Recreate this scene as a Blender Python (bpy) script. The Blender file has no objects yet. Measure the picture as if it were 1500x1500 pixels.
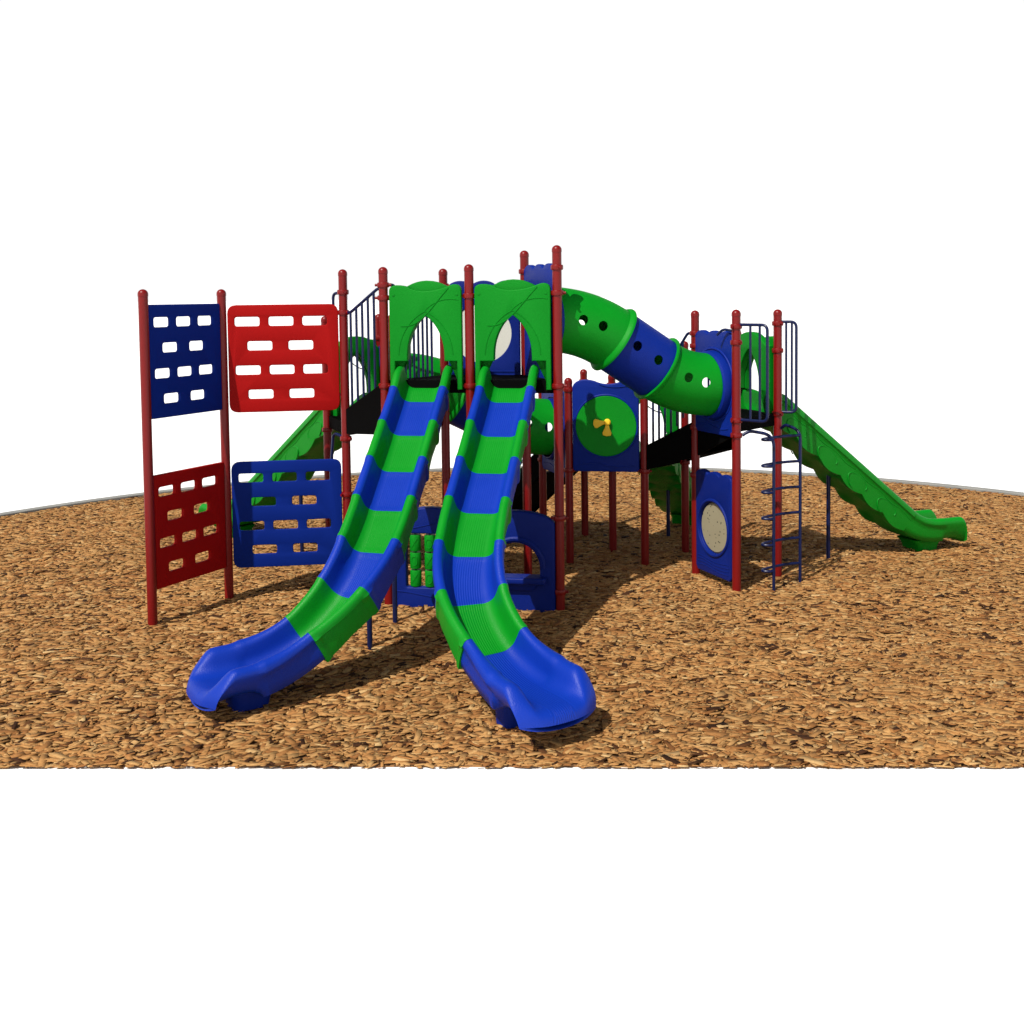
import bpy, bmesh, math, random
import numpy as np
from mathutils import Vector, Matrix
R_ = math.radians
rnd = random.Random(7)
SC = bpy.context.scene
COL = SC.collection

# ------------------------------------------------------------------ camera, world, sun
CAM_H = 3.4
pitch = math.atan(84/1600.0); roll = 0.0125
Fv = Vector((0, math.cos(pitch), -math.sin(pitch)))
U0 = Vector((0, math.sin(pitch), math.cos(pitch))); R0 = Vector((1, 0, 0))
Uv = math.cos(roll)*U0 + math.sin(roll)*R0
Rv = math.cos(roll)*R0 - math.sin(roll)*U0
cd = bpy.data.cameras.new('camera'); cam = bpy.data.objects.new('camera', cd); COL.objects.link(cam)
cd.sensor_width = 36.0; cd.lens = 36.0*1600/1500
cd.shift_y = -232/1500.0
cd.clip_end = 5000
M = Matrix((Rv, Uv, -Fv)).transposed().to_4x4(); M.translation = Vector((0, 0, CAM_H))
cam.matrix_world = M
SC.camera = cam

SUN_EL = R_(52); SHADOW_AZ = Vector((0.60, 0.80, 0)).normalized()
w = bpy.data.worlds.new('World'); SC.world = w; w.use_nodes = True
nt = w.node_tree; nt.nodes.clear()
N = nt.nodes.new
out = N('ShaderNodeOutputWorld'); bg = N('ShaderNodeBackground'); sky = N('ShaderNodeTexSky')
sky.sky_type = 'NISHITA'; sky.sun_disc = False
sky.sun_elevation = SUN_EL
sky.sun_rotation = math.atan2(-SHADOW_AZ.x, -SHADOW_AZ.y)
sky.dust_density = 4.0
bg.inputs['Strength'].default_value = 0.05
# bright white haze low over the horizon, ordinary sky above it
tc = N('ShaderNodeTexCoord'); sep = N('ShaderNodeSeparateXYZ'); nt.links.new(tc.outputs['Generated'], sep.inputs[0])
mr = N('ShaderNodeMapRange'); mr.interpolation_type = 'SMOOTHSTEP'
mr.inputs['From Min'].default_value = 0.31; mr.inputs['From Max'].default_value = 0.42
mr.inputs['To Min'].default_value = 1.0; mr.inputs['To Max'].default_value = 0.0
nt.links.new(sep.outputs['Z'], mr.inputs['Value'])
bgh = N('ShaderNodeBackground'); bgh.inputs['Color'].default_value = (1, 1, 1, 1); bgh.inputs['Strength'].default_value = 1.02
mx = N('ShaderNodeMixShader')
nt.links.new(sky.outputs[0], bg.inputs['Color'])
nt.links.new(mr.outputs[0], mx.inputs[0]); nt.links.new(bg.outputs[0], mx.inputs[1]); nt.links.new(bgh.outputs[0], mx.inputs[2])
nt.links.new(mx.outputs[0], out.inputs['Surface'])

sd = bpy.data.lights.new('sun', 'SUN'); sun = bpy.data.objects.new('sun', sd); COL.objects.link(sun)
sd.energy = 5.0; sd.angle = R_(0.5); sd.color = (1.0, 0.97, 0.91)
sdir = SHADOW_AZ*math.cos(SUN_EL) + Vector((0, 0, -math.sin(SUN_EL)))
sun.rotation_euler = sdir.to_track_quat('-Z', 'Y').to_euler()
sun.location = (-8, -4, 14)

SC.view_settings.view_transform = 'Standard'; SC.view_settings.look = 'None'
SC.view_settings.exposure = 0.0; SC.view_settings.gamma = 1.0
SC.view_settings.use_curve_mapping = False

# ------------------------------------------------------------------ materials
def mat(name, color, rough=0.45, spec=0.5, bump=0.0, scale=200.0, var=0.08, coat=0.0, ribs=False, metallic=0.0):
    m = bpy.data.materials.new(name); m.use_nodes = True
    t = m.node_tree; b = t.nodes['Principled BSDF']
    b.inputs['Roughness'].default_value = rough; b.inputs['Specular IOR Level'].default_value = spec
    b.inputs['Metallic'].default_value = metallic
    if coat: b.inputs['Coat Weight'].default_value = coat; b.inputs['Coat Roughness'].default_value = 0.15
    g = t.nodes.new('ShaderNodeNewGeometry')
    n1 = t.nodes.new('ShaderNodeTexNoise'); n1.inputs['Scale'].default_value = 3.0; n1.inputs['Detail'].default_value = 5
    t.links.new(g.outputs['Position'], n1.inputs['Vector'])
    mixc = t.nodes.new('ShaderNodeMix'); mixc.data_type = 'RGBA'
    c = np.array(color)
    mixc.inputs[6].default_value = (*np.clip(c*(1-var), 0, 1), 1); mixc.inputs[7].default_value = (*np.clip(c*(1+var), 0, 1), 1)
    t.links.new(n1.outputs['Fac'], mixc.inputs[0]); t.links.new(mixc.outputs[2], b.inputs['Base Color'])
    nrm = None
    if bump:
        n2 = t.nodes.new('ShaderNodeTexNoise'); n2.inputs['Scale'].default_value = scale; n2.inputs['Detail'].default_value = 2
        t.links.new(g.outputs['Position'], n2.inputs['Vector'])
        bp = t.nodes.new('ShaderNodeBump'); bp.inputs['Strength'].default_value = bump; bp.inputs['Distance'].default_value = 0.004
        t.links.new(n2.outputs['Fac'], bp.inputs['Height']); nrm = bp
        rr = t.nodes.new('ShaderNodeMapRange'); rr.inputs['To Min'].default_value = rough-0.06; rr.inputs['To Max'].default_value = rough+0.1
        t.links.new(n1.outputs['Fac'], rr.inputs['Value']); t.links.new(rr.outputs[0], b.inputs['Roughness'])
    if ribs:      # fine moulded ribs running down the bed of a chute
        uv = t.nodes.new('ShaderNodeUVMap'); uv.uv_map = 'UVMap'
        sp = t.nodes.new('ShaderNodeSeparateXYZ'); t.links.new(uv.outputs[0], sp.inputs[0])
        mu = t.nodes.new('ShaderNodeMath'); mu.operation = 'MULTIPLY'; mu.inputs[1].default_value = 2*math.pi/0.021
        t.links.new(sp.outputs['X'], mu.inputs[0])
        si = t.nodes.new('ShaderNodeMath'); si.operation = 'SINE'; t.links.new(mu.outputs[0], si.inputs[0])
        ab = t.nodes.new('ShaderNodeMath'); ab.operation = 'ABSOLUTE'; t.links.new(sp.outputs['X'], ab.inputs[0])
        ms = t.nodes.new('ShaderNodeMapRange'); ms.inputs['From Min'].default_value = 0.10; ms.inputs['From Max'].default_value = 0.13
        ms.inputs['To Min'].default_value = 1; ms.inputs['To Max'].default_value = 0
        t.links.new(ab.outputs[0], ms.inputs['Value'])
        m2 = t.nodes.new('ShaderNodeMath'); m2.operation = 'MULTIPLY'
        t.links.new(si.outputs[0], m2.inputs[0]); t.links.new(ms.outputs[0], m2.inputs[1])
        b2 = t.nodes.new('ShaderNodeBump'); b2.inputs['Strength'].default_value = 0.35; b2.inputs['Distance'].default_value = 0.004
        t.links.new(m2.outputs[0], b2.inputs['Height'])
        if nrm: t.links.new(nrm.outputs[0], b2.inputs['Normal'])
        nrm = b2
    if nrm: t.links.new(nrm.outputs[0], b.inputs['Normal'])
    return m

GREEN = (0.001, 0.215, 0.010); BLUE = (0.002, 0.027, 0.31)
MT = {
 'green_hood_shaded': mat('shaded green hood plastic', (0.001, 0.18, 0.009), 0.5, 0.10, 0.7, 95),  # darker copy of the green: weaker light on upright faces put into the colour
 'green': mat('green moulded plastic', GREEN, 0.46, 0.13, 0.7, 95),
 'blue': mat('blue moulded plastic', (0.002, 0.017, 0.20), 0.46, 0.13, 0.7, 95),
 'green_rib': mat('green chute plastic', GREEN, 0.42, 0.22, 0.7, 95, ribs=True),
 'blue_rib': mat('blue chute plastic', BLUE, 0.42, 0.22, 0.7, 95, ribs=True),
 'red_sheet': mat('red plastic sheet', (0.29, 0.003, 0.003), 0.6, 0.08, 0.35, 130),
 'blue_sheet': mat('blue plastic sheet', (0.001, 0.015, 0.175), 0.6, 0.08, 0.35, 130),
 'navy_panel': mat('dark blue moulded plastic', (0.002, 0.013, 0.155), 0.46, 0.13, 0.7, 95),
 'red': mat('red powder coated steel', (0.165, 0.0035, 0.0035), 0.34, 0.3, 0.04, 300, 0.05),
 'navy': mat('navy powder coated steel', (0.003, 0.008, 0.05), 0.36, 0.3, 0.04, 300, 0.05),
 'black': mat('black coated deck steel', (0.0015, 0.0015, 0.0016), 0.85, 0.05, 0.2, 120),
 'yellow': mat('yellow plastic', (0.90, 0.58, 0.03), 0.45, 0.3, 0.1, 200),
}
def beige_mat():
    m = mat('beige speckled plastic', (0.29, 0.26, 0.17), 0.5, 0.4, 0.2, 160)
    t = m.node_tree; b = t.nodes['Principled BSDF']
    g = t.nodes.new('ShaderNodeNewGeometry')
    v = t.nodes.new('ShaderNodeTexVoronoi'); v.inputs['Scale'].default_value = 19.0
    t.links.new(g.outputs['Position'], v.inputs['Vector'])
    lt = t.nodes.new('ShaderNodeMath'); lt.operation = 'LESS_THAN'; lt.inputs[1].default_value = 0.19
    t.links.new(v.outputs['Distance'], lt.inputs[0])
    mx = t.nodes.new('ShaderNodeMix'); mx.data_type = 'RGBA'
    src = b.inputs['Base Color'].links[0].from_socket
    t.links.new(lt.outputs[0], mx.inputs[0]); t.links.new(src, mx.inputs[6]); mx.inputs[7].default_value = (0.03, 0.025, 0.015, 1)
    t.links.new(mx.outputs[2], b.inputs['Base Color'])
    return m
MT['beige'] = beige_mat()
MT['window'] = mat('pale translucent bubble plastic', (0.62, 0.61, 0.55), 0.35, 0.5, 0.3, 120)

# ------------------------------------------------------------------ mesh helpers
ROOT = bpy.data.objects.new('playground_structure', None); COL.objects.link(ROOT)
ROOT.location = (0.0, 12.5, 0.0); ROOT.empty_display_size = 0.3
ROOT['label'] = 'large red, blue and green playground structure with two striped slides standing on the wood chips'
ROOT['category'] = 'playground structure'

class MB:
    def __init__(s): s.v = []; s.f = []; s.uv = {}
    def add(s, vs, fs):
        o = len(s.v); s.v += [tuple(p) for p in vs]; s.f += [tuple(o+i for i in f) for f in fs]; return o
    def tube(s, pts, r, n=12, cap=True, closed=False):
        pts = [Vector(p) for p in pts]; k = len(pts); rings = []
        up = None
        for i, p in enumerate(pts):
            if closed: t = pts[(i+1) % k]-pts[i-1]
            else: t = pts[min(i+1, k-1)]-pts[max(i-1, 0)]
            t.normalize()
            if up is None:
                up = Vector((0, 0, 1)) if abs(t.z) < 0.9 else Vector((1, 0, 0))
            up = (up-t*up.dot(t)).normalized(); sd_ = t.cross(up)
            rr = r[i] if isinstance(r, (list, tuple)) else r
            rings.append([p+rr*(math.cos(2*math.pi*j/n)*up+math.sin(2*math.pi*j/n)*sd_) for j in range(n)])
        vs = [q for rg in rings for q in rg]; fs = []
        m = k if closed else k-1
        for i in range(m):
            a = i*n; b = ((i+1) % k)*n
            for j in range(n): fs.append((a+j, a+(j+1) % n, b+(j+1) % n, b+j))
        if cap and not closed:
            fs.append(tuple(range(n))[::-1]); fs.append(tuple((k-1)*n+j for j in range(n)))
        s.add(vs, fs)
    def lathe(s, c, prof, n=20, axis=None, xd=None):
        # prof: (radius, height) along axis from c
        ax = Vector(axis).normalized() if axis else Vector((0, 0, 1))
        x = Vector(xd).normalized() if xd else (Vector((1, 0, 0)) if abs(ax.x) < 0.9 else Vector((0, 1, 0)))
        x = (x-ax*x.dot(ax)).normalized(); y = ax.cross(x); c = Vector(c)
        vs = []; fs = []
        for (r, h) in prof:
            vs += [c+ax*h+r*(math.cos(2*math.pi*j/n)*x+math.sin(2*math.pi*j/n)*y) for j in range(n)]
        for i in range(len(prof)-1):
            for j in range(n): fs.append((i*n+j, i*n+(j+1) % n, (i+1)*n+(j+1) % n, (i+1)*n+j))
        fs.append(tuple(range(n))[::-1]); fs.append(tuple((len(prof)-1)*n+j for j in range(n)))
        s.add(vs, fs)
    def prism(s, poly, z0, z1):
        n = len(poly)
        vs = [(p[0], p[1], z0) for p in poly]+[(p[0], p[1], z1) for p in poly]
        fs = [tuple(range(n))[::-1], tuple(range(n, 2*n))]+[(i, (i+1) % n, n+(i+1) % n, n+i) for i in range(n)]
        s.add(vs, fs)
    def slab(s, pts, nrm, t):
        # polygon (3D points in order) thickened by t along nrm
        n = len(pts); d = Vector(nrm)*t; pts = [Vector(p) for p in pts]
        vs = pts+[p+d for p in pts]
        fs = [tuple(range(n))[::-1], tuple(range(n, 2*n))]+[(i, (i+1) % n, n+(i+1) % n, n+i) for i in range(n)]
        s.add(vs, fs)
    def mesh(s, me):
        vs = [v.co.copy() for v in me.vertices]; fs = [tuple(p.vertices) for p in me.polygons]
        s.add(vs, fs)
    def build(s, name, m, parent=None, label=None, sharp=35, uvs=None):
        me = bpy.data.meshes.new(name); me.from_pydata(s.v, [], s.f)
        bm = bmesh.new(); bm.from_mesh(me); bmesh.ops.recalc_face_normals(bm, faces=bm.faces); bm.to_mesh(me); bm.free()
        if uvs is not None:
            ul = me.uv_layers.new(name='UVMap')
            for lp in me.loops: ul.data[lp.index].uv = uvs[lp.vertex_index]
        return link(name, me, m, parent, label, sharp)

def link(name, me, m, parent=None, label=None, sharp=35):
    me.materials.clear(); me.materials.append(MT[m] if isinstance(m, str) else m)
    me.polygons.foreach_set('use_smooth', [True]*len(me.polygons))
    me.set_sharp_from_angle(angle=R_(sharp))
    o = bpy.data.objects.new(name, me); COL.objects.link(o)
    if parent is not None:
        o.parent = parent
        if parent is ROOT: o.location = -ROOT.location
    if label: o['label'] = label
    return o

def rounded(pts, r, k=6):
    """polygon with rounded corners; r may be a list"""
    n = len(pts); outp = []
    for i in range(n):
        p = Vector(pts[i]); a = Vector(pts[i-1]); b = Vector(pts[(i+1) % n])
        rr = r[i] if isinstance(r, (list, tuple)) else r
        if rr <= 1e-5: outp.append((p.x, p.y)); continue
        u = (a-p).normalized(); v_ = (b-p).normalized()
        d = min(rr, (a-p).length*0.49, (b-p).length*0.49)
        s0 = p+u*d; s1 = p+v_*d
        for j in range(k+1):
            t = j/k; q = s0*(1-t)**2+p*2*t*(1-t)+s1*t*t
            outp.append((q.x, q.y))
    return outp
def circle(cx, cy, r, n=48, ry=None):
    ry = ry or r
    return [(cx+r*math.cos(2*math.pi*i/n), cy+ry*math.sin(2*math.pi*i/n)) for i in range(n)]
def rect(x0, y0, x1, y1, r=0.0, k=5):
    return rounded([(x0, y0), (x1, y0), (x1, y1), (x0, y1)], r, k) if r else [(x0, y0), (x1, y0), (x1, y1), (x0, y1)]

def plate(loops, t, bev, frame, off=0.0):
    """bevelled plate with holes; loops[0] is the outline. frame = (O, X, Up, Nrm). returns mesh in world coordinates"""
    cu = bpy.data.curves.new('plate', 'CURVE'); cu.dimensions = '2D'; cu.fill_mode = 'BOTH'
    cu.extrude = t/2-bev; cu.bevel_depth = bev; cu.bevel_resolution = 2; cu.offset = -bev
    for lp in loops:
        sp = cu.splines.new('POLY'); sp.points.add(len(lp)-1); sp.use_cyclic_u = True
        for i, p in enumerate(lp): sp.points[i].co = (p[0], p[1], 0, 1)
    ob = bpy.data.objects.new('plate', cu); COL.objects.link(ob)
    dg = bpy.context.evaluated_depsgraph_get()
    me = bpy.data.meshes.new_from_object(ob.evaluated_get(dg))
    bpy.data.objects.remove(ob); bpy.data.curves.remove(cu)
    O, X, Up, Nr = frame
    mm = Matrix((X, Up, Nr)).transposed().to_4x4(); mm.translation = Vector(O)+Nr*off
    me.transform(mm)
    bm = bmesh.new(); bm.from_mesh(me); bmesh.ops.remove_doubles(bm, verts=bm.verts, dist=1e-5); bm.to_mesh(me); bm.free()
    return me

UP = Vector((0, 0, 1))
def frame(A, B, z0, off=0.0):
    """plane between posts A (left) and B (right) as seen from outside; origin mid-way at height z0"""
    A = Vector((A[0], A[1], 0)); B = Vector((B[0], B[1], 0))
    X = (B-A).normalized(); Nr = X.cross(UP)
    return ((A+B)/2+UP*z0+Nr*off, X, UP, Nr)
def fpt(fr, x, y, d=0.0): return fr[0]+fr[1]*x+fr[2]*y+fr[3]*d
def bez(p0, p1, p2, p3, n=12):
    return [tuple((1-t)**3*a+3*t*(1-t)**2*b+3*t*t*(1-t)*c+t**3*d for a, b, c, d in zip(p0, p1, p2, p3)) for t in [i/n for i in range(n+1)]]
def bend(pts, r, k=6):
    """3D polyline with rounded corners"""
    pts = [Vector(p) for p in pts]; o = [pts[0]]
    for i in range(1, len(pts)-1):
        p = pts[i]; u = pts[i-1]-p; v_ = pts[i+1]-p
        d = min(r, u.length*0.49, v_.length*0.49); s0 = p+u.normalized()*d; s1 = p+v_.normalized()*d
        for j in range(k+1):
            t = j/k; o.append(s0*(1-t)**2+p*2*t*(1-t)+s1*t*t)
    o.append(pts[-1]); return o

# ------------------------------------------------------------------ posts (ground positions, metres)
P = dict(
 wall_outer=(-3.787, 11.248), wall_mid=(-3.247, 12.253), a=(-1.91, 12.42),
 b=(-1.394, 11.924), d=(0.487, 11.607),
 sa=(0.703, 13.701), sb=(1.637, 13.548), sc=(2.248, 14.209), sd=(1.308, 14.336), se=(0.999, 15.261), sf=(0.394, 14.626),
 ra=(2.197, 13.083), rb=(2.523, 12.273), rc=(3.144, 12.908), rd=(2.818, 13.718),
 la=(-2.27, 13.30), lb=(-1.67, 13.75), lc=(-1.43, 13.0))
Lu = 0.954
vv = Vector((P['d'][0]-P['b'][0], P['d'][1]-P['b'][1])).normalized(); nn = Vector((-vv.y, vv.x))
P['c'] = tuple((Vector(P['b'])+Vector(P['d']))/2)
q = Vector(P['d'])+Lu*(-0.5*vv+0.866*nn); P['g'] = (q.x, q.y)
q = Vector(P['b'])+Lu*(0.5*vv+0.866*nn); P['h'] = (q.x, q.y)
HT = dict(wall_outer=3.52, wall_mid=3.52, a=3.73, b=3.737, c=3.75, d=3.935, g=3.92, h=3.73,
          sa=2.37, sb=2.37, sc=2.79, sd=2.37, se=2.37, sf=2.37, ra=3.205, rb=3.22, rc=3.208, rd=3.2,
          la=3.19, lb=3.2, lc=3.2)
# clamps: height and direction of the ear (towards this post)
CL = dict(
 wall_outer=[], wall_mid=[],
 a=[(3.47, 'la'), (3.24, 'b'), (1.80, 'b'), (1.16, 'lc')],
 b=[(3.54, 'c'), (3.40, 'c'), (2.44, 'a'), (1.02, 'c')],
 c=[(3.41, 'd'), (2.44, 'd'), (1.02, 'd')],
 d=[(3.70, 'g'), (3.43, 'c'), (2.44, 'c'), (1.02, 'c'), (0.22, 'c')],
 g=[(3.68, 'd'), (2.44, 'd')], h=[(3.53, 'lc'), (2.44, 'g')],
 sa=[(2.22, 'sb'), (1.20, 'sb')], sb=[(2.22, 'sa'), (1.20, 'sa')], sc=[(1.20, 'sb')], sd=[(2.22, 'sc')], se=[(2.2, 'sf')], sf=[(1.20, 'sa')],
 ra=[(2.93, 'rb'), (2.78, 'rb'), (1.22, 'rb'), (1.80, 'rb')], rb=[(3.03, 'rc'), (2.85, 'ra'), (1.97, 'rc'), (1.80, 'rc')],
 rc=[(3.04, 'rd'), (2.72, 'rd'), (1.97, 'rd')], rd=[(2.9, 'rc')],
 la=[(1.80, 'a'), (2.9, 'a')], lb=[(2.9, 'lc'), (2.6, 'la'), (1.8, 'la')], lc=[(2.9, 'lb')])
PR = 0.050
for k, (x, y) in P.items():
    m = MB(); h = HT[k]
    prof = [(PR, -0.05), (PR, h-0.075), (PR+0.003, h-0.074), (PR+0.003, h-0.05)]
    for i in range(1, 8):
        a_ = i/8*math.pi/2; prof.append(((PR+0.003)*math.cos(a_), h-0.05+0.05*math.sin(a_)))
    prof.append((0.004, h))
    m.lathe((x, y, 0), prof, 24)
    po = m.build('post', 'red', ROOT)
    for (z, tgt) in CL[k]:
        c = MB(); pr = PR+0.004
        c.lathe((x, y, z), [(pr, -0.028), (pr+0.009, -0.026), (pr+0.013, -0.015), (pr+0.013, 0.015), (pr+0.009, 0.026), (pr, 0.028)], 24)
        dr = Vector((P[tgt][0]-x, P[tgt][1]-y, 0)).normalized()
        for sg in (1, -1):
            e = Vector((x, y, z))+dr*sg*(pr+0.008)
            c.tube([e, e+dr*sg*0.03], 0.019 if sg > 0 else 0.015, 10)
        c.build('clamp', 'red', po)

# ------------------------------------------------------------------ decks and stairs
def deck(keys, z, t=0.14):
    m = MB(); c = sum((Vector(P[k]) for k in keys), Vector((0, 0)))/len(keys)
    m.prism([tuple(c+(Vector(P[k])-c)*0.965) for k in keys], z-t, z)
    return m.build('deck', 'black', ROOT)
ZM, ZS, ZL = 2.50, 1.97, 1.34
deck(['b', 'c', 'd', 'g', 'h'], ZM); deck(['a', 'lc', 'lb', 'la'], ZS)
deck(['ra', 'rb', 'rc', 'rd'], ZS); deck(['sa', 'sb', 'sc', 'sd', 'se', 'sf'], ZL)

def stair(A, B, C, D, zb0, zt0, zb1, zt1, steps=3):
    """A,B low edge posts (near, far); C,D high edge posts (near, far); bottom and top heights of the stringers at both ends"""
    A, B, C_, D_ = (Vector((q[0], q[1], 0)) for q in (A, B, C, D))
    m = MB()
    for (s0, s1) in ((A, C_), (B, D_)):
        d = (s1-s0).normalized(); nr = d.cross(UP)
        a0 = s0+d*0.05; a1 = s1-d*0.03
        m.slab([a0+UP*zb0, a1+UP*zb1, a1+UP*zt1, a0+UP*zt0], nr, 0.03)
    k_ = 0.012   # closed pan under the treads
    i0, i1, j0, j1 = A.lerp(B, 0.03), A.lerp(B, 0.97), C_.lerp(D_, 0.03), C_.lerp(D_, 0.97)
    m.slab([i0+UP*(zb0+k_), j0+UP*(zb1+k_), j1+UP*(zb1+k_), i1+UP*(zb0+k_)], UP, 0.02)
    st = m.build('stair', 'black', ROOT)
    for i in range(steps):
        t0 = i/steps+0.01; t1 = (i+1)/steps-0.01; z = (zb0+0.06)+(zt1-0.03-zb0-0.06)*(i+1)/(steps+1)
        m2 = MB()
        q0, q1 = A.lerp(C_, t0), A.lerp(C_, t1); r0, r1 = B.lerp(D_, t0), B.lerp(D_, t1)
        m2.prism([tuple(q0.lerp(r0, 0.05).xy), tuple(q1.lerp(r1, 0.05).xy), tuple(q1.lerp(r1, 0.95).xy), tuple(q0.lerp(r0, 0.95).xy)], z-0.05, z)
        m2.build('step', 'black', st)
    return st
def stair_rail(A, zA, B, zB, n, lowA, lowB, posA=0.11, posB=0.1, name='stair_rail'):
    """sloping top rail with upright bars between posts A and B"""
    A = Vector((*A, 0)); B = Vector((*B, 0)); d = (B-A).normalized(); Ln = (B-A).length
    m = MB()
    a = A+d*(posA+0.02); b = B-d*posB
    m.tube(bend([A+UP*zA+d*0.06, a+UP*zA, b+UP*zB, b+d*0.06+UP*zB], 0.04), 0.017, 10)
    for i in range(n):
        t = i/(n-1)*0.86; p_ = a.lerp(b, t)
        zt = zA+(zB-zA)*t; zl = lowA+(lowB-lowA)*t
        m.tube([p_+UP*zl, p_+UP*zt], 0.0145, 8)
    return m.build(name, 'navy', ROOT)

stair(P['a'], P['lc'], P['b'], P['h'], 1.86, 2.14, 1.90, 2.46, 2)
stair_rail(P['a'], 3.24, P['b'], 3.50, 5, 1.9, 2.42)
stair_rail(P['lc'], 2.95, P['h'], 3.50, 8, ZS+0.02, ZM+0.05)
# steps from the small deck up to the right-hand deck
stair(P['sb'], P['sc'], P['ra'], P['rd'], 1.22, 1.53, 1.43, 1.86, 3)
m = MB()   # tapering gusset that carries the upper end of the stringer under the deck edge
A_ = Vector((*P['ra'], 0)); B_ = Vector((*P['rb'], 0)); d_ = (B_-A_).normalized(); n_ = d_.cross(UP)
m.slab([A_+d_*0.04+UP*1.46, B_-d_*0.07+UP*1.78, B_-d_*0.07+UP*(ZS-0.002), A_+d_*0.04+UP*(ZS-0.002)], -n_, 0.03)
m.build('deck_gusset', 'black', ROOT)
stair_rail(P['sb'], 2.22, P['ra'], 2.93, 6, ZL+0.02, ZS+0.02)
stair_rail(P['sc'], 2.62, P['rd'], 2.93, 5, ZL+0.1, ZS+0.02)

# transfer stair going down behind, from the small deck to the chips
e0 = Vector(P['sf']); e1 = Vector(P['se']); od = Vector((-(e1-e0).y, (e1-e0).x)).normalized()
g0 = e0+od*1.25; g1 = e1+od*1.25
stair(g0, g1, e0, e1, 0.02, 0.30, 0.98, 1.36, 5)
for (gA, eA) in ((g0, e0), (g1, e1)):
    A = Vector((*gA, 0)); B = Vector((*eA, 0)); d = (B-A).normalized()
    m = MB()
    m.tube(bend([A+UP*0.0, A+UP*0.75, A+d*0.55+UP*0.80, B-d*0.06+UP*1.78], 0.08), 0.017, 8)
    m.tube([A+d*0.5+UP*0.62, B-d*0.06+UP*1.58], 0.014, 8)
    for t in (0.45, 0.62, 0.8): 
        p_ = A.lerp(B, t); m.tube([p_+UP*(0.06+1.1*t), p_+UP*(0.75+max(0, t-0.44)*1.75)], 0.012, 8)
    m.build('handrail', 'navy', ROOT)

# ------------------------------------------------------------------ panels
def scallop_top(w, z, amp, n=3, k=10):
    """points right to left along a top edge with n bumps"""
    o = []
    for i in range(n):
        x0 = w/2-w*i/n; x1 = w/2-w*(i+1)/n
        for j in range(k+1):
            t = j/k; o.append((x0+(x1-x0)*t, z+amp*math.sin(math.pi*t)**0.7))
    return o
def wavy(fr, x0, x1, y, amp, d, r=0.006, n=16, ph=0.0):
    return [fpt(fr, x0+(x1-x0)*i/n, y+amp*math.sin(2*math.pi*i/n+ph), d) for i in range(n+1)]

# climbing wall, two bays
def wall_panel(A, B, z0, z1, m, rnd_=0.02, gap=0.052, cols_short=False):
    fr = frame(A, B, z0)
    wd = (Vector(B)-Vector(A)).length-2*gap; h = z1-z0
    loops = [rect(-wd/2, 0, wd/2, h, rnd_)]
    for r_ in range(4):
        y = h*(0.845-0.226*r_)
        xs = (-0.325, -0.02, 0.285) if r_ % 2 == 0 else (-0.215, 0.155)
        for x in xs:
            loops.append(rect((x-0.112)*wd, y-0.052, (x+0.112)*wd, y+0.052, 0.03))
    mb = MB(); mb.mesh(plate(loops, 0.045, 0.008, fr))
    return mb.build('climbing_panel', m, ROOT, label=m.split('_')[0]+' climbing panel with oblong hand holes')
wo, wm, wa = P['wall_outer'], P['wall_mid'], P['a']
wall_panel(wo, wm, 2.17, 3.36, 'blue_sheet'); wall_panel(wo, wm, 0.38, 1.58, 'red_sheet')
wall_panel(wm, wa, 2.13, 3.34, 'red_sheet', 0.10, 0.06); wall_panel(wm, wa, 0.36, 1.57, 'blue_sheet', 0.10, 0.06)

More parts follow.
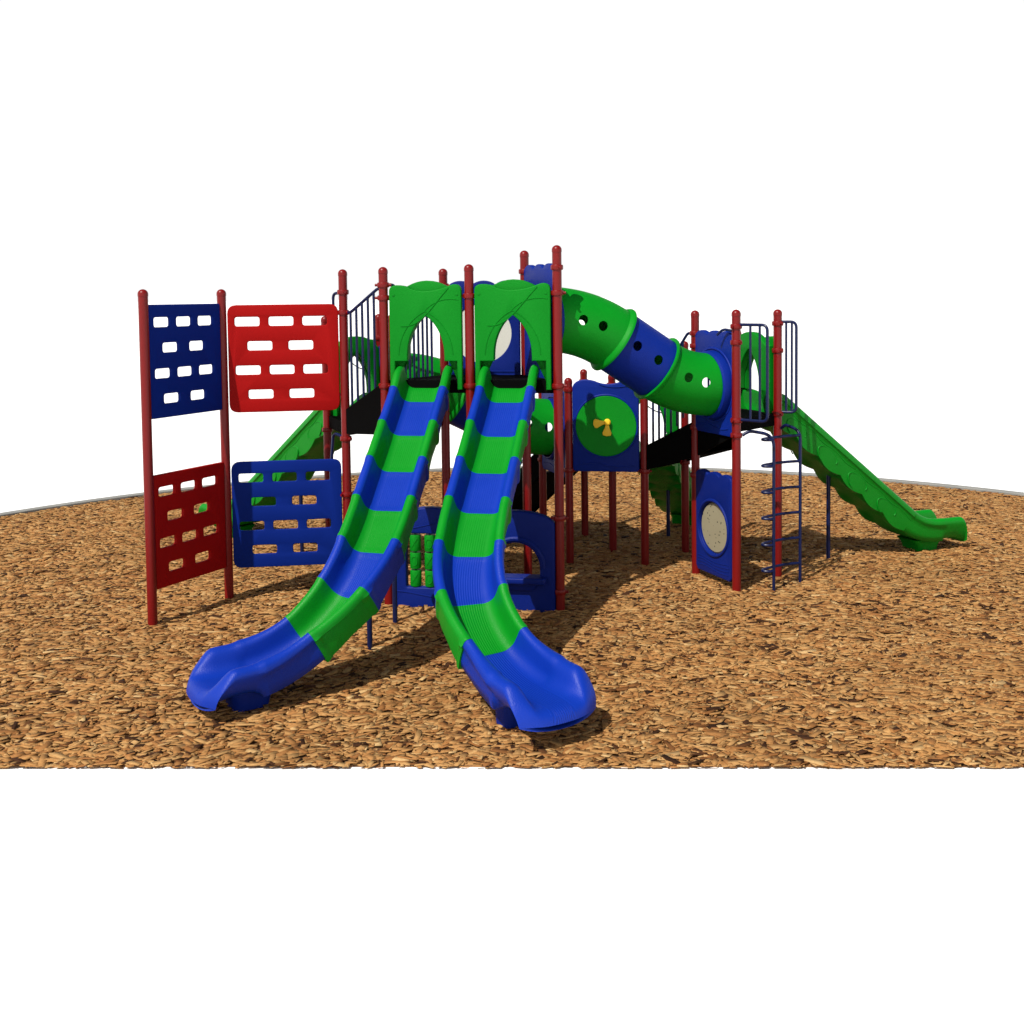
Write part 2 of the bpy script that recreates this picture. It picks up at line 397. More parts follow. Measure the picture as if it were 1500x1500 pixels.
def hood(A, B, z0, wd=0.80, h=1.12, back=True, gap=0.56):
    fr = frame(A, B, z0)
    W2 = wd/2
    top = bez((W2, h-0.05), (W2-0.005, h+0.02), (W2-0.07, h+0.03), (W2-0.13, h+0.005), 8)[1:] + \
          bez((W2-0.13, h+0.005), (0.12, h-0.06), (-0.10, h-0.08), (-W2+0.20, h+0.0), 10)[1:] + \
          bez((-W2+0.20, h+0.0), (-W2+0.08, h+0.03), (-W2, h+0.02), (-W2, h-0.05), 8)[1:]
    def opening(e):
        # from the bottom right notch round the arch to the bottom left
        a = [(W2-0.055+e, -0.001), (W2-0.055+e, 0.31+e)]
        a += rounded([(0.205+e, 0.31+e), (0.205+e, 0.36)], 0)
        a += bez((0.205+e, 0.36), (0.205+e, 0.62), (0.07, 0.76+e), (0.0, 0.80+e), 12)
        a += bez((0.0, 0.80+e), (-0.07, 0.76+e), (-0.205-e, 0.62), (-0.205-e, 0.36), 12)[1:]
        a += [(-0.205-e, 0.31+e), (-W2+0.055-e, 0.31+e), (-W2+0.055-e, -0.001)]
        return a
    mb = MB()
    outl = [(W2-0.001, 0)]+[(W2, 0.02)]+[(W2, h-0.05)]+top+[(-W2, 0.02), (-W2+0.001, 0)]+opening(0)[::-1]
    mb.mesh(plate([outl], 0.075, 0.012, fr, 0.02))
    if back:
        hump = [(W2-0.02, h-0.12)]+bez((W2-0.02, h-0.10), (0.25, h-0.02), (0.16, h+0.06), (0, h+0.062), 8)+bez((0, h+0.062), (-0.16, h+0.06), (-0.25, h-0.02), (-W2+0.02, h-0.10), 8)[1:]+[(-W2+0.02, h-0.12)]
        mb.mesh(plate([[(W2-0.022, 0), (W2-0.02, 0.02)]+hump+[(-W2+0.02, 0.02), (-W2+0.022, 0)]+opening(0.012)[::-1]], 0.10, 0.012, fr, -0.065))
    d = 0.058
    mb.tube([fpt(fr, x, y, d) for x, y in bez((-0.27, h*0.60+0.02), (-0.05, h*0.60), (0.05, h*0.78), (W2-0.14, h-0.02), 16)], 0.007, 6)
    mb.tube([fpt(fr, x, y, d) for x, y in bez((-0.02, 0.84), (0.08, 0.95), (0.2, 1.0), (W2-0.03, h-0.15), 16)], 0.005, 6)
    mb.tube([fpt(fr, x, y, d) for x, y in bez((-0.30, 0.38), (-0.29, 0.64), (-0.12, 0.80), (0.0, 0.85), 14)+bez((0.0, 0.85), (0.12, 0.80), (0.29, 0.64), (0.30, 0.38), 14)[1:]], 0.006, 6)
    o = mb.build('slide_hood', 'green_hood_shaded', ROOT)
    b = MB()
    for sx in (-1, 1):
        b.lathe(fpt(fr, sx*(W2-0.05), h-0.09, 0.054), [(0.016, 0), (0.016, 0.008), (0.006, 0.010)], 12, axis=fr[3])
        b.build('bolt', 'green_hood_shaded', o); b = MB()
    return o
hood(P['b'], P['c'], 2.40, 0.80); hood(P['c'], P['d'], 2.40, 0.82)

def ring_plate(fr, outline, rr, cy, m, name='tube_panel', t=0.06):
    mb = MB()
    mb.mesh(plate([outline, circle(0, cy, rr)], t, 0.012, fr))
    cv = []; cf = []; cp = [(rr+0.055, 0.0), (rr+0.058, 0.05), (rr+0.05, 0.085), (rr+0.03, 0.10), (rr+0.021, 0.10)]
    for (r, d) in cp: cv += [fpt(fr, r*math.cos(2*math.pi*i/56), cy+r*math.sin(2*math.pi*i/56), t/2+d) for i in range(56)]
    for a in range(len(cp)-1):
        for i in range(56): cf.append((a*56+i, a*56+(i+1) % 56, (a+1)*56+(i+1) % 56, (a+1)*56+i))
    mb.add(cv, cf)
    mb.tube([fpt(fr, rr*1.24*math.cos(2*math.pi*i/48), cy+rr*1.24*math.sin(2*math.pi*i/48), t/2-0.004) for i in range(48)], 0.016, 8, closed=True)
    mb.tube(wavy(fr, -0.32, 0.32, 0.09, 0.02, t/2), 0.008, 6)
    return mb.build(name, m, ROOT)
TR = 0.362
def panel_outline(wd, h, amp=0.05, n=3, drop=0.0):
    return [(-wd/2, 0.05), (-wd/2+0.04, 0.0), (wd/2-0.04, 0.0), (wd/2, 0.05), (wd/2, h-0.06)]+scallop_top(wd-0.02, h-0.04, amp, n)+[(-wd/2, h-0.06)]
# upper ends face outwards from their decks
ring_plate(frame(P['d'], P['g'], 2.38), panel_outline(0.86, 1.36), TR-0.02, 0.76, 'blue')
ring_plate(frame(P['ra'], P['rb'], 1.77), panel_outline(0.78, 1.2, 0.045), TR-0.02, 0.575, 'blue')
ring_plate(frame(P['lc'], P['lb'], 1.77), panel_outline(0.70, 1.05, 0.03), TR-0.02, 0.55, 'blue')
ring_plate(frame(P['sf'], P['sa'], 1.09), panel_outline(0.86, 1.14, 0.03), TR-0.02, 0.58, 'navy_panel')

# rear barrier of the main deck with the round bubble window (faces away from the camera)
fr = frame(P['h'], P['g'], 2.44)
mb = MB(); mb.mesh(plate([panel_outline(0.84, 1.135, 0.05), circle(-0.02, 0.54, 0.34)], 0.06, 0.012, fr))
for y in (0.06, 0.10): mb.tube([fpt(fr, -0.36, y, 0.03), fpt(fr, 0.36, y, 0.03)], 0.008, 6)
bp_ = mb.build('barrier_panel', 'navy_panel', ROOT)
mb = MB(); mb.lathe(fpt(fr, -0.02, 0.54, 0.02), [(0.345, 0), (0.34, -0.03), (0.30, -0.10), (0.22, -0.16), (0.12, -0.19), (0.01, -0.20)], 48, axis=fr[3])
mb.build('bubble_window', 'window', bp_)

# front panel of the small deck with the green disc and yellow propeller
fr = frame(P['sa'], P['sb'], 1.19)
wv = [(0.41, 1.06)]+bez((0.41, 1.10), (0.40, 1.16), (0.30, 1.17), (0.22, 1.15), 6)+bez((0.22, 1.15), (0.14, 1.10), (-0.0, 1.08), (-0.10, 1.12), 8)[1:]+bez((-0.10, 1.12), (-0.2, 1.17), (-0.40, 1.18), (-0.42, 1.06), 8)[1:]
mb = MB(); mb.mesh(plate([[(-0.42, 0.03), (-0.39, 0), (0.38, 0), (0.41, 0.03)]+wv], 0.08, 0.014, fr))
mb.tube([fpt(fr, 0.392*math.cos(2*math.pi*i/56), 0.575+0.392*math.sin(2*math.pi*i/56), 0.042) for i in range(56)], 0.014, 8, closed=True)
mb.tube(wavy(fr, -0.38, 0.36, 0.085, 0.022, 0.04), 0.007, 6)
mb.tube([fpt(fr, x, y, 0.042) for x, y in bez((-0.08, 1.10), (0.02, 1.05), (0.2, 1.05), (0.34, 1.10), 12)], 0.007, 6)
pp = mb.build('play_panel', 'blue', ROOT, label='blue panel with a green disc and a yellow propeller')
mb = MB(); mb.lathe(fpt(fr, 0, 0.575, 0.03), [(0.380, 0), (0.380, 0.018), (0.372, 0.026), (0.01, 0.027)], 56, axis=fr[3])
gd = mb.build('disc', 'green', pp)
mb = MB()
hub = fpt(fr, 0.02, 0.63, 0.057)
mb.lathe(hub, [(0.03, 0), (0.042, 0.02), (0.042, 0.045), (0.03, 0.06), (0.01, 0.064)], 20, axis=fr[3])
for ang in (188, 268):
    ca, sa_ = math.cos(R_(ang)), math.sin(R_(ang))
    bl = [(0.02, -0.018), (0.07, -0.028), (0.135, -0.058), (0.165, -0.05), (0.178, 0.0), (0.165, 0.05), (0.135, 0.058), (0.07, 0.028), (0.02, 0.018)]
    f2 = (hub, fr[1]*ca+fr[2]*sa_, fr[2]*ca-fr[1]*sa_, fr[3])
    mb.mesh(plate([bl], 0.024, 0.008, f2, 0.03))
mb.build('propeller', 'yellow', pp)

# ground-level panel with the beige disc, below the right-hand deck
fr = frame(P['ra'], P['rb'], 0.10)
mb = MB(); mb.mesh(plate([panel_outline(0.76, 1.22, 0.04), circle(0, 0.56, 0.30)], 0.07, 0.014, fr))
mb.tube([fpt(fr, 0.325*math.cos(2*math.pi*i/48), 0.56+0.325*math.sin(2*math.pi*i/48), 0.034) for i in range(48)], 0.02, 8, closed=True)
for k_ in range(4): mb.tube(wavy(fr, -0.33, 0.33, 0.07+0.035*k_, 0.012, 0.034, ph=k_*0.4), 0.006, 6)
bp2 = mb.build('drum_panel', 'navy_panel', ROOT, label='blue ground panel with a beige speckled disc')
mb = MB(); mb.lathe(fpt(fr, 0, 0.56, -0.03), [(0.298, 0), (0.298, 0.03), (0.28, 0.045), (0.01, 0.05)], 48, axis=fr[3])
mb.build('disc', 'beige', bp2)

# ground-level panel with turning drums, under the left slide hood
fr = frame(P['b'], P['c'], -0.02)
top = bez((0.42, 0.98), (0.40, 1.06), (0.2, 1.13), (0.02, 1.135), 10)+bez((0.02, 1.135), (-0.2, 1.13), (-0.40, 1.06), (-0.42, 0.98), 10)[1:]
mb = MB(); mb.mesh(plate([[(-0.42, 0.03), (-0.38, 0), (0.38, 0), (0.42, 0.03)]+top, rect(-0.26, 0.25, 0.26, 0.84, 0.02)], 0.11, 0.02, fr))
mb.tube([fpt(fr, x, y, 0.055) for x, y in bez((-0.38, 0.20), (-0.2, 0.21), (-0.05, 0.13), (0.34, 0.13), 14)], 0.007, 6)
mb.tube([fpt(fr, x, y, 0.055) for x, y in bez((-0.40, 0.90), (-0.3, 0.86), (-0.2, 0.9), (0.1, 0.97), 14)], 0.007, 6)
tp = mb.build('drum_panel', 'navy_panel', ROOT, label='blue ground panel with nine green turning drums')
for ci, cx_ in enumerate((-0.165, 0.0, 0.165)):
    mb = MB(); mb.tube([fpt(fr, cx_, 0.23, 0), fpt(fr, cx_, 0.86, 0)], 0.012, 8); mb.build('axle', 'navy', tp)
    for ri in range(3):
        cz = 0.345+0.195*ri; mb = MB(); r = 0.062
        mb.lathe(fpt(fr, cx_, cz, 0), [(0.02, -0.09), (r*0.94, -0.088), (r, -0.08), (r, 0.08), (r*0.94, 0.088), (0.02, 0.09)], 24)
        def onc(u, z): # point on the drum's front
            a_ = u/r; return fpt(fr, cx_+(r+0.001)*math.sin(a_), cz+z, (r+0.001)*math.cos(a_))
        if (ci+ri) % 2 == 0:
            mb.tube([onc(-0.03+0.06*i/6, -0.05+0.1*i/6) for i in range(7)], 0.005, 6)
            mb.tube([onc(-0.03+0.06*i/6, 0.05-0.1*i/6) for i in range(7)], 0.005, 6)
        else:
            mb.tube([onc(0.032*math.cos(2*math.pi*i/20), 0.05*math.sin(2*math.pi*i/20)) for i in range(20)], 0.005, 6, closed=True)
        mb.build('drum', 'green', tp)

# ground-level shop panel with the arched window and counter
fr = frame(P['c'], P['d'], -0.02)
top = bez((0.43, 0.98), (0.40, 1.06), (0.2, 1.11), (0.02, 1.115), 10)+bez((0.02, 1.115), (-0.2, 1.11), (-0.40, 1.06), (-0.43, 0.98), 10)[1:]
arch = [(-0.265, 0.40), (0.265, 0.40)]+[(0.265*math.cos(a_), 0.50+0.27*math.sin(a_)) for a_ in [math.pi*i/24 for i in range(25)]]
mb = MB(); mb.mesh(plate([[(-0.43, 0.03), (-0.41, 0), (0.41, 0), (0.43, 0.03)]+top, arch], 0.11, 0.02, fr))
mb.tube([fpt(fr, 0.31*math.cos(a_), 0.50+0.315*math.sin(a_), 0.05) for a_ in [math.pi*i/24 for i in range(25)]], 0.028, 8)
sp_ = mb.build('shop_panel', 'navy_panel', ROOT, label='blue ground panel with an arched shop window')
mb = MB()
mb.mesh(plate([rounded([(-0.34, -0.06), (0.34, -0.06), (0.34, 0.16), (-0.34, 0.16)], 0.05)], 0.07, 0.02, (fpt(fr, 0, 0.375, 0.0), fr[1], fr[3], fr[2])))
mb.mesh(plate([rounded([(-0.20, 0.0), (0.20, 0.0), (0.26, 0.10), (-0.26, 0.10)], 0.04)], 0.09, 0.02, (fpt(fr, 0, 0.25, 0.04), fr[1], fr[2], fr[3])))
mb.build('counter', 'navy_panel', sp_)

# low panel under the left deck
fr = frame(P['a'], P['lc'], 0.12)
mb = MB(); mb.mesh(plate([panel_outline(0.62, 1.08, 0.03)], 0.06, 0.012, fr)); mb.build('barrier_panel', 'navy_panel', ROOT)

# ------------------------------------------------------------------ crawl tubes
def tube_path(p0, z0, p1, z1, ang=R_(31), stub=0.05, split=0.54):
    """level, arc down, straight, arc level; returns function s->(pos, tangent) sampled list and joint indices"""
    p0 = Vector((*p0, 0)); p1 = Vector((*p1, 0)); H = (p1-p0).length; d = (p1-p0).normalized(); drop = z0-z1
    # solve r, s:  drop = 2 r (1-cos) + s sin ; H-2*stub = 2 r sin + s cos
    a = np.array([[2*(1-math.cos(ang)), math.sin(ang)], [2*math.sin(ang), math.cos(ang)]])
    r, s = np.linalg.solve(a, np.array([drop, H-2*stub]))
    r1, r2 = 2*r*split, 2*r*(1-split)
    pts = []
    def add(x, z, th): pts.append((p0+d*x+UP*z, d*math.cos(th)-UP*math.sin(th)))
    add(0, z0, 0)
    n = 14
    for i in range(n+1):
        th = ang*i/n; add(stub+r1*math.sin(th), z0-r1*(1-math.cos(th)), th)
    j1 = len(pts)-1; x1 = stub+r1*math.sin(ang); zz1 = z0-r1*(1-math.cos(ang))
    for i in range(1, 7):
        t = s*i/6; add(x1+t*math.cos(ang), zz1-t*math.sin(ang), ang)
    j2 = len(pts)-1; x2 = x1+s*math.cos(ang); zz2 = zz1-s*math.sin(ang)
    for i in range(1, n+1):
        th = ang*(1-i/n); add(x2+r2*(math.sin(ang)-math.sin(th)), zz2-r2*(math.cos(th)-math.cos(ang)), th)
    add(H, z1, 0)
    return pts, j1, j2, d
def crawl_tube(p0, z0, p1, z1, colours, holes, ang=R_(31)):
    pts, j1, j2, d = tube_path(p0, z0, p1, z1, ang)
    side = d.cross(UP)
    segs = [pts[:j1+1], pts[j1:j2+1], pts[j2:]]
    body = None
    for si, sg in enumerate(segs):
        mb = MB(); n = 56; th = 0.02
        vs = []; fs = []
        def ring(p, t, r):
            u = side.cross(t).normalized()
            return [p+r*(math.cos(2*math.pi*j/n)*u+math.sin(2*math.pi*j/n)*side) for j in range(n)]
        for (p, t) in sg: vs += ring(p, t, TR)
        k = len(sg)
        for (p, t) in sg: vs += ring(p, t, TR-th)
        for i in range(k-1):
            for j in range(n):
                a, b, c, e = i*n+j, i*n+(j+1) % n, (i+1)*n+(j+1) % n, (i+1)*n+j
                fs.append((a, b, c, e)); o_ = k*n; fs.append((o_+a, o_+e, o_+c, o_+b))
        for j in range(n):
            fs.append((j, k*n+j, k*n+(j+1) % n, (j+1) % n))
            a = (k-1)*n; fs.append((a+j, a+(j+1) % n, k*n+a+(j+1) % n, k*n+a+j))
        mb.add(vs, fs)
        me = bpy.data.meshes.new('tmp'); me.from_pydata(mb.v, [], mb.f)
        bm = bmesh.new(); bm.from_mesh(me); bmesh.ops.recalc_face_normals(bm, faces=bm.faces); bm.to_mesh(me); bm.free()
        to = bpy.data.objects.new('tmp', me); COL.objects.link(to)
        # portholes through both sides
        cm = MB()
        for t in holes[si]:
            f_ = t*(k-1); i0 = min(int(f_), k-2); p = sg[i0][0].lerp(sg[i0+1][0], f_-i0)+UP*0.03
            cm.lathe(p-side*0.6, [(0.056, 0), (0.056, 1.2)], 28, axis=side)
        cme = bpy.data.meshes.new('cut'); cme.from_pydata(cm.v, [], cm.f)
        bm = bmesh.new(); bm.from_mesh(cme); bmesh.ops.recalc_face_normals(bm, faces=bm.faces); bm.to_mesh(cme); bm.free()
        co = bpy.data.objects.new('cut', cme); COL.objects.link(co)
        md = to.modifiers.new('b', 'BOOLEAN'); md.operation = 'DIFFERENCE'; md.object = co; md.solver = 'EXACT'
        dg = bpy.context.evaluated_depsgraph_get()
        res = bpy.data.meshes.new_from_object(to.evaluated_get(dg))
        bpy.data.objects.remove(to); bpy.data.objects.remove(co)
        fin = MB(); fin.mesh(res)
        # collar where two lengths are bolted together
        if si != 1:
            p, t = sg[-1] if si == 0 else (sg[0][0], -sg[0][1])
            fl = [(TR+0.002, -0.05), (TR+0.012, -0.045), (TR+0.034, -0.016), (TR+0.042, -0.004), (TR+0.042, 0.012), (TR+0.004, 0.014)]
            v2 = []; f2 = []
            u = side.cross(t).normalized()
            for (r, hh) in fl: v2 += [p+t*hh+r*(math.cos(2*math.pi*j/n)*u+math.sin(2*math.pi*j/n)*side) for j in range(n)]
            for i in range(len(fl)-1):
                for j in range(n): f2.append((i*n+j, i*n+(j+1) % n, (i+1)*n+(j+1) % n, (i+1)*n+j))
            fin.add(v2, f2)
        if body is None: body = fin.build('crawl_tube', colours[si], ROOT)
        else: fin.build('tube_section', colours[si], body, label=colours[si]+' tube section')
    return body
def mid(a, b): return tuple((Vector(P[a])+Vector(P[b]))/2)
crawl_tube(mid('d', 'g'), 3.14, mid('ra', 'rb'), 2.35, ('green', 'blue', 'green'), ((0.42, 0.68), (0.27, 0.74), (0.33, 0.62)), R_(33.0))
crawl_tube(mid('lc', 'lb'), 2.37, mid('sf', 'sa'), 1.70, ('green', 'blue', 'green'), ((0.40, 0.72), (0.3, 0.72), (0.35, 0.70)), R_(27))

# ------------------------------------------------------------------ slides
def hermite(p0, t0, p1, t1, n):
    o = []
    for i in range(n+1):
        t = i/n; h00 = 2*t**3-3*t*t+1; h10 = t**3-2*t*t+t; h01 = -2*t**3+3*t*t; h11 = t**3-t*t
        o.append((h00*p0+h10*t0+h01*p1+h11*t1, ((6*t*t-6*t)*p0+(3*t*t-4*t+1)*t0+(-6*t*t+6*t)*p1+(3*t*t-2*t)*t1).normalized()))
    return o
def profile(W, D, skirt, under, rr=0.045, k=1.0):
    """half cross-section from bed centre over the rail to underneath; y = 0 at the rail crown"""
    xr = W/2
    xi = xr-rr
    pts = [(0, -D), (0.03, -D), (0.06, -D), (xi-0.128, -D), (xi-0.115, -D)]
    for i in range(1, 6):
        a_ = i/6*math.pi/2; pts.append((xi-0.115+0.107*math.sin(a_), -D+D*0.48*(1-math.cos(a_))))
    pts += [(xi-0.008, -D*0.52), (xi-0.003, -D*0.38), (xi, -rr)]
    for i in range(1, 10):
        a_ = math.pi-math.pi*i/10; pts.append((xr+rr*math.cos(a_), -rr+rr*math.sin(a_)))
    pts += [(xr+rr, -rr-0.01), (xr+rr, -rr-0.03), (xr+rr-0.016, -rr-0.042), (xr+0.026, -0.155), (xr+0.020, -0.225), (xr+0.006, -skirt), (xr-0.03, -skirt-0.004), (xi-0.08, -under), (0, -under)]
    return pts
def sweep(frames, prof_fn, name, m, parent, label=None, loc_off=True):
    """frames: list of (pos, tangent); prof_fn(i, t) -> half profile"""
    rows = []; uvs = []
    k = len(frames); vs = []; fs = []
    for i, (p, t) in enumerate(frames):
        sidev = t.cross(UP)
        if sidev.length < 1e-4 or i and sidev.dot(ls) < 0: sidev = ls
        sidev = sidev.normalized(); ls = sidev
        u = sidev.cross(t).normalized()
        half = prof_fn(i/(k-1))
        full = [(-x, y) for x, y in half[::-1][:-1]]+half
        for j, (x, y) in enumerate(full):
            vs.append(p+sidev*x+u*y); uvs.append((x, i/(k-1)))
        nc = len(full)
    for i in range(k-1):
        for j in range(nc-1): fs.append((i*nc+j, i*nc+j+1, (i+1)*nc+j+1, (i+1)*nc+j))
    # ends: quads between upper skin and underside
    for e in (0, (k-1)*nc):
        fs.append(tuple(e+j for j in range(nc)))
    mb = MB(); mb.add(vs, fs)
    return mb.build(name, m, parent, label, sharp=50, uvs=uvs)
def section_fn(W, D, first=False, last_flange=True, sk=0.285, un=0.30, sc=0.022):
    def fn(t):
        e = 1.0
        fl = max(0.0, min(1.0, 1.35-min(t, 1-t)/0.10)); fl = fl*fl*(3-2*fl)
        s = sk+sc*abs(math.cos(math.pi*t))**1.5
        pr = profile(W, D, s, s+0.012, 0.045)
        return [(x*(1+(0.05 if j > 22 else 0.012)*fl), y*(1+(0.05 if j > 22 else 0)*fl)+0.003*fl) for j, (x, y) in enumerate(pr)]
    return fn
def exit_frames(p, t, length, drop, flat=0.42, lip=0.11):
    """from the last joint: run out level, then roll down over the lip. p on rail crown line"""
    h = Vector((t.x, t.y, 0)).normalized(); sl = math.atan2(-t.z, Vector((t.x, t.y)).length)
    fr = []; n = 22; pos = p.copy()
    for i in range(n+1):
        f_ = i/n; a = sl*(1-min(1, f_/flat))**1.3 if f_ < flat else 0.0
        tg = h*math.cos(a)-UP*math.sin(a)
        fr.append((pos.copy(), tg)); pos = pos+tg*(length/n)
    return fr, h
def exit_section(p, t, W, D, length, m, parent, name='slide', flare=0.10, label=None, nose=0.33, sink=0.12, flat=0.8, blunt=False, rr1=0.085, lipd=0.16):
    """run-out: walls stay up and the whole trough rounds down over a blunt nose"""
    fr, h = exit_frames(p, t, length-nose, 0, flat)
    k = len(fr); side = h.cross(UP).normalized()
    vs = []; uvs = []; lip = D+lipd
    def row(org, u, Wf, sc, dp, wallk, drop, fwd, uvt, rr=0.045):
        half = profile(Wf, D, dp, dp+0.006, rr)
        xm = max(x for x, y in half)
        o = []
        for x, y in half:
            if y > -D: y = -D+(y+D)*sc*wallk          # walls
            # everything closes on the lip line
            y = y+(-lip-y)*drop
            o.append((x, y, fwd*(1-(0.14 if blunt else 0.38)*(abs(x)/xm)**2.5)))
        full = [(-x, y, f_) for x, y, f_ in o[::-1][:-1]]+o
        for (x, y, f_) in full: vs.append(org+side*x+u*y+h*f_); uvs.append((x, uvt))
        return len(full)
    for i, (pos, tg) in enumerate(fr):
        t_ = i/(k-1); u = side.cross(tg).normalized(); e = t_*t_*(3-2*t_)
        sc = 1-sink*e; Wf = W*(1+flare*e)
        dp = D+0.05+(0.0 if blunt else 0.06*e); rr = 0.045+(rr1-0.045)*e
        nc = row(pos, u, Wf, sc, dp, 1.0, 0.0, 0.0, t_*0.8, rr)
    pos = fr[-1][0]; nq = 26
    for q in range(1, nq+1):
        a_ = q/nq; 
        wk = 0.5+0.5*math.cos(math.pi*min(1, max(0, a_-0.06)/0.88)); wk = 0.06+0.94*wk
        if blunt: wk = 0.05+0.95*math.sqrt(max(0.0, 1-max(0.0, (a_-0.30)/0.70)**2))
        b_ = max(0.0, (a_-0.52)/0.48); dr = 1-math.sqrt(max(0.0, 1-b_*b_))
        row(pos, UP, Wf*(1+0.04*a_)*(1-0.12*b_**2), sc, dp+(lip-0.02-dp)*min(1, a_*1.4), wk, dr, nose*(a_ if a_ < 0.52 else 0.52+0.48*math.sin(b_*math.pi/2)*0.85), 0.8+0.2*a_, rr)
    rows = len(vs)//nc; fs = []
    for i in range(rows-1):
        for j in range(nc): fs.append((i*nc+j, i*nc+(j+1) % nc, (i+1)*nc+(j+1) % nc, (i+1)*nc+j))
    fs.append(tuple(range(nc)))
    tmp = bpy.data.meshes.new('tmp'); tmp.from_pydata([tuple(v) for v in vs], [], fs)
    bm = bmesh.new(); bm.from_mesh(tmp); bm.verts.ensure_lookup_table()
    first = (k-7)*nc
    sv = [v for v in bm.verts if v.index >= first]
    for _ in range(8 if blunt else 20): bmesh.ops.smooth_vert(bm, verts=sv, factor=0.5, use_axis_x=True, use_axis_y=True, use_axis_z=True)
    vs = [v.co.copy() for v in bm.verts]; bm.free(); bpy.data.meshes.remove(tmp)
    mb = MB(); mb.add(vs, fs)
    ob = mb.build(name, m, parent, label, sharp=75, uvs=uvs)
    return ob, fr, h, side
def foot(center, h, side, ztop, m, parent, lx=0.16, ly=0.20):
    mb = MB(); rings = []
    for (z, s) in ((-0.03, 0.92), (0.0, 0.94), (0.05, 1.0), (ztop*0.6, 1.12), (ztop, 1.5)):
        base = rounded([(-lx*s, -ly*(0.9+0.1*s)), (lx*s, -ly*(0.9+0.1*s)), (lx*s, ly*(0.9+0.1*s)), (-lx*s, ly*(0.9+0.1*s))], 0.09)
        rings.append([Vector((center.x, center.y, z))+h*x+side*y for x, y in base])
    n = len(rings[0]); vs = [v for r in rings for v in r]; fs = []
    for i in range(len(rings)-1):
        for j in range(n): fs.append((i*n+j, i*n+(j+1) % n, (i+1)*n+(j+1) % n, (i+1)*n+j))
    fs += [tuple(range(n))[::-1], tuple((len(rings)-1)*n+j for j in range(n))]
    mb.add(vs, fs); return mb.build('foot', m, parent)
def support(p, z, parent):
    mb = MB(); mb.tube([Vector((p.x, p.y, -0.05)), Vector((p.x, p.y, z))], 0.026, 14)
    mb.lathe((p.x, p.y, z-0.02), [(0.02, 0), (0.06, 0.002), (0.06, 0.014), (0.02, 0.016)], 12)
    return mb.build('support_leg', 'navy', parent)

def curved_slide(start, joints, label, at=0.5, fx=0.13, W=0.535, D=0.235):
    """joints: rail-crown centre, heading, slope in degrees (first colour green, alternating)"""
    J = []
    for (p, hd, sl) in joints:
        t = Vector((math.cos(R_(hd))*math.cos(R_(sl)), math.sin(R_(hd))*math.cos(R_(sl)), -math.sin(R_(sl))))
        J.append((Vector(p)+Vector((-t.y, t.x, 0)).normalized()*0.014, t))
    ex, fr, h, side = exit_section(J[-1][0], J[-1][1], W, D, 0.97, 'blue_rib', ROOT, label=label, flare=0.17)
    cols = ['green', 'blue']
    # entrance: level lip at the hood then over the brow
    hd = J[0][1]; hh = Vector((hd.x, hd.y, 0)).normalized()
    p0 = Vector(start)
    fr0 = hermite(p0, (hh*0.9-UP*0.25).normalized()*0.5, J[0][0], hd*0.5, 14)
    def fn0(t):
        s = 0.30; D0 = D
        pr = profile(W, D0, s, s+0.012)
        return pr
    sweep(fr0, fn0, 'chute_section', 'green_rib', ex, 'green chute section')
    for i in range(len(J)-1):
        c = cols[(i+1) % 2]; L = (J[i+1][0]-J[i][0]).length
        sweep(hermite(J[i][0], J[i][1]*L, J[i+1][0], J[i+1][1]*L, 40), section_fn(W, D), 'chute_section', c+'_rib', ex, c+' chute section')
    fc = fr[int(len(fr)*at)][0]
    foot(fc, h, side, fc.z-0.28, 'blue', ex, fx, 0.15)
    return ex, J
LJ = [((-1.02, 11.539, 2.466), -100.8, 36.3), ((-1.099, 11.124, 2.156), -100.8, 36.3), ((-1.178, 10.71, 1.846), -100.8, 36.3), ((-1.258, 10.295, 1.536), -100.8, 36.3),
      ((-1.36, 9.889, 1.222), -107.4, 37.4), ((-1.556, 9.522, 0.904), -129.0, 37.5), ((-1.882, 9.234, 0.612), -148.1, 30.3)]
RJ = [((-0.097, 11.365, 2.47), -101.1, 34.0), ((-0.184, 10.923, 2.166), -101.1, 34.0), ((-0.271, 10.481, 1.862), -101.1, 34.0), ((-0.358, 10.039, 1.558), -101.1, 34.0),
      ((-0.417, 9.595, 1.251), -94.1, 34.7), ((-0.367, 9.147, 0.947), -73.0, 33.2), ((-0.157, 8.728, 0.673), -56.0, 27.4)]
exl, JL = curved_slide((-0.955, 11.87, 2.665), LJ, 'blue and green striped slide curving left', 0.72, 0.16)
exr, JR = curved_slide((-0.025, 11.72, 2.665), RJ, 'blue and green striped slide curving right', 0.42, 0.11)
def ground(px, py): # pixel of a foot in the 1500 px photograph -> ground point
    d = Fv+Rv*((px-750)/1600)-Uv*((py-518)/1600); t = -CAM_H/d.z
    return Vector((0, 0, CAM_H))+d*t
support(ground(542, 951), 0.66, exl); support(ground(579, 914), 0.95, exl)

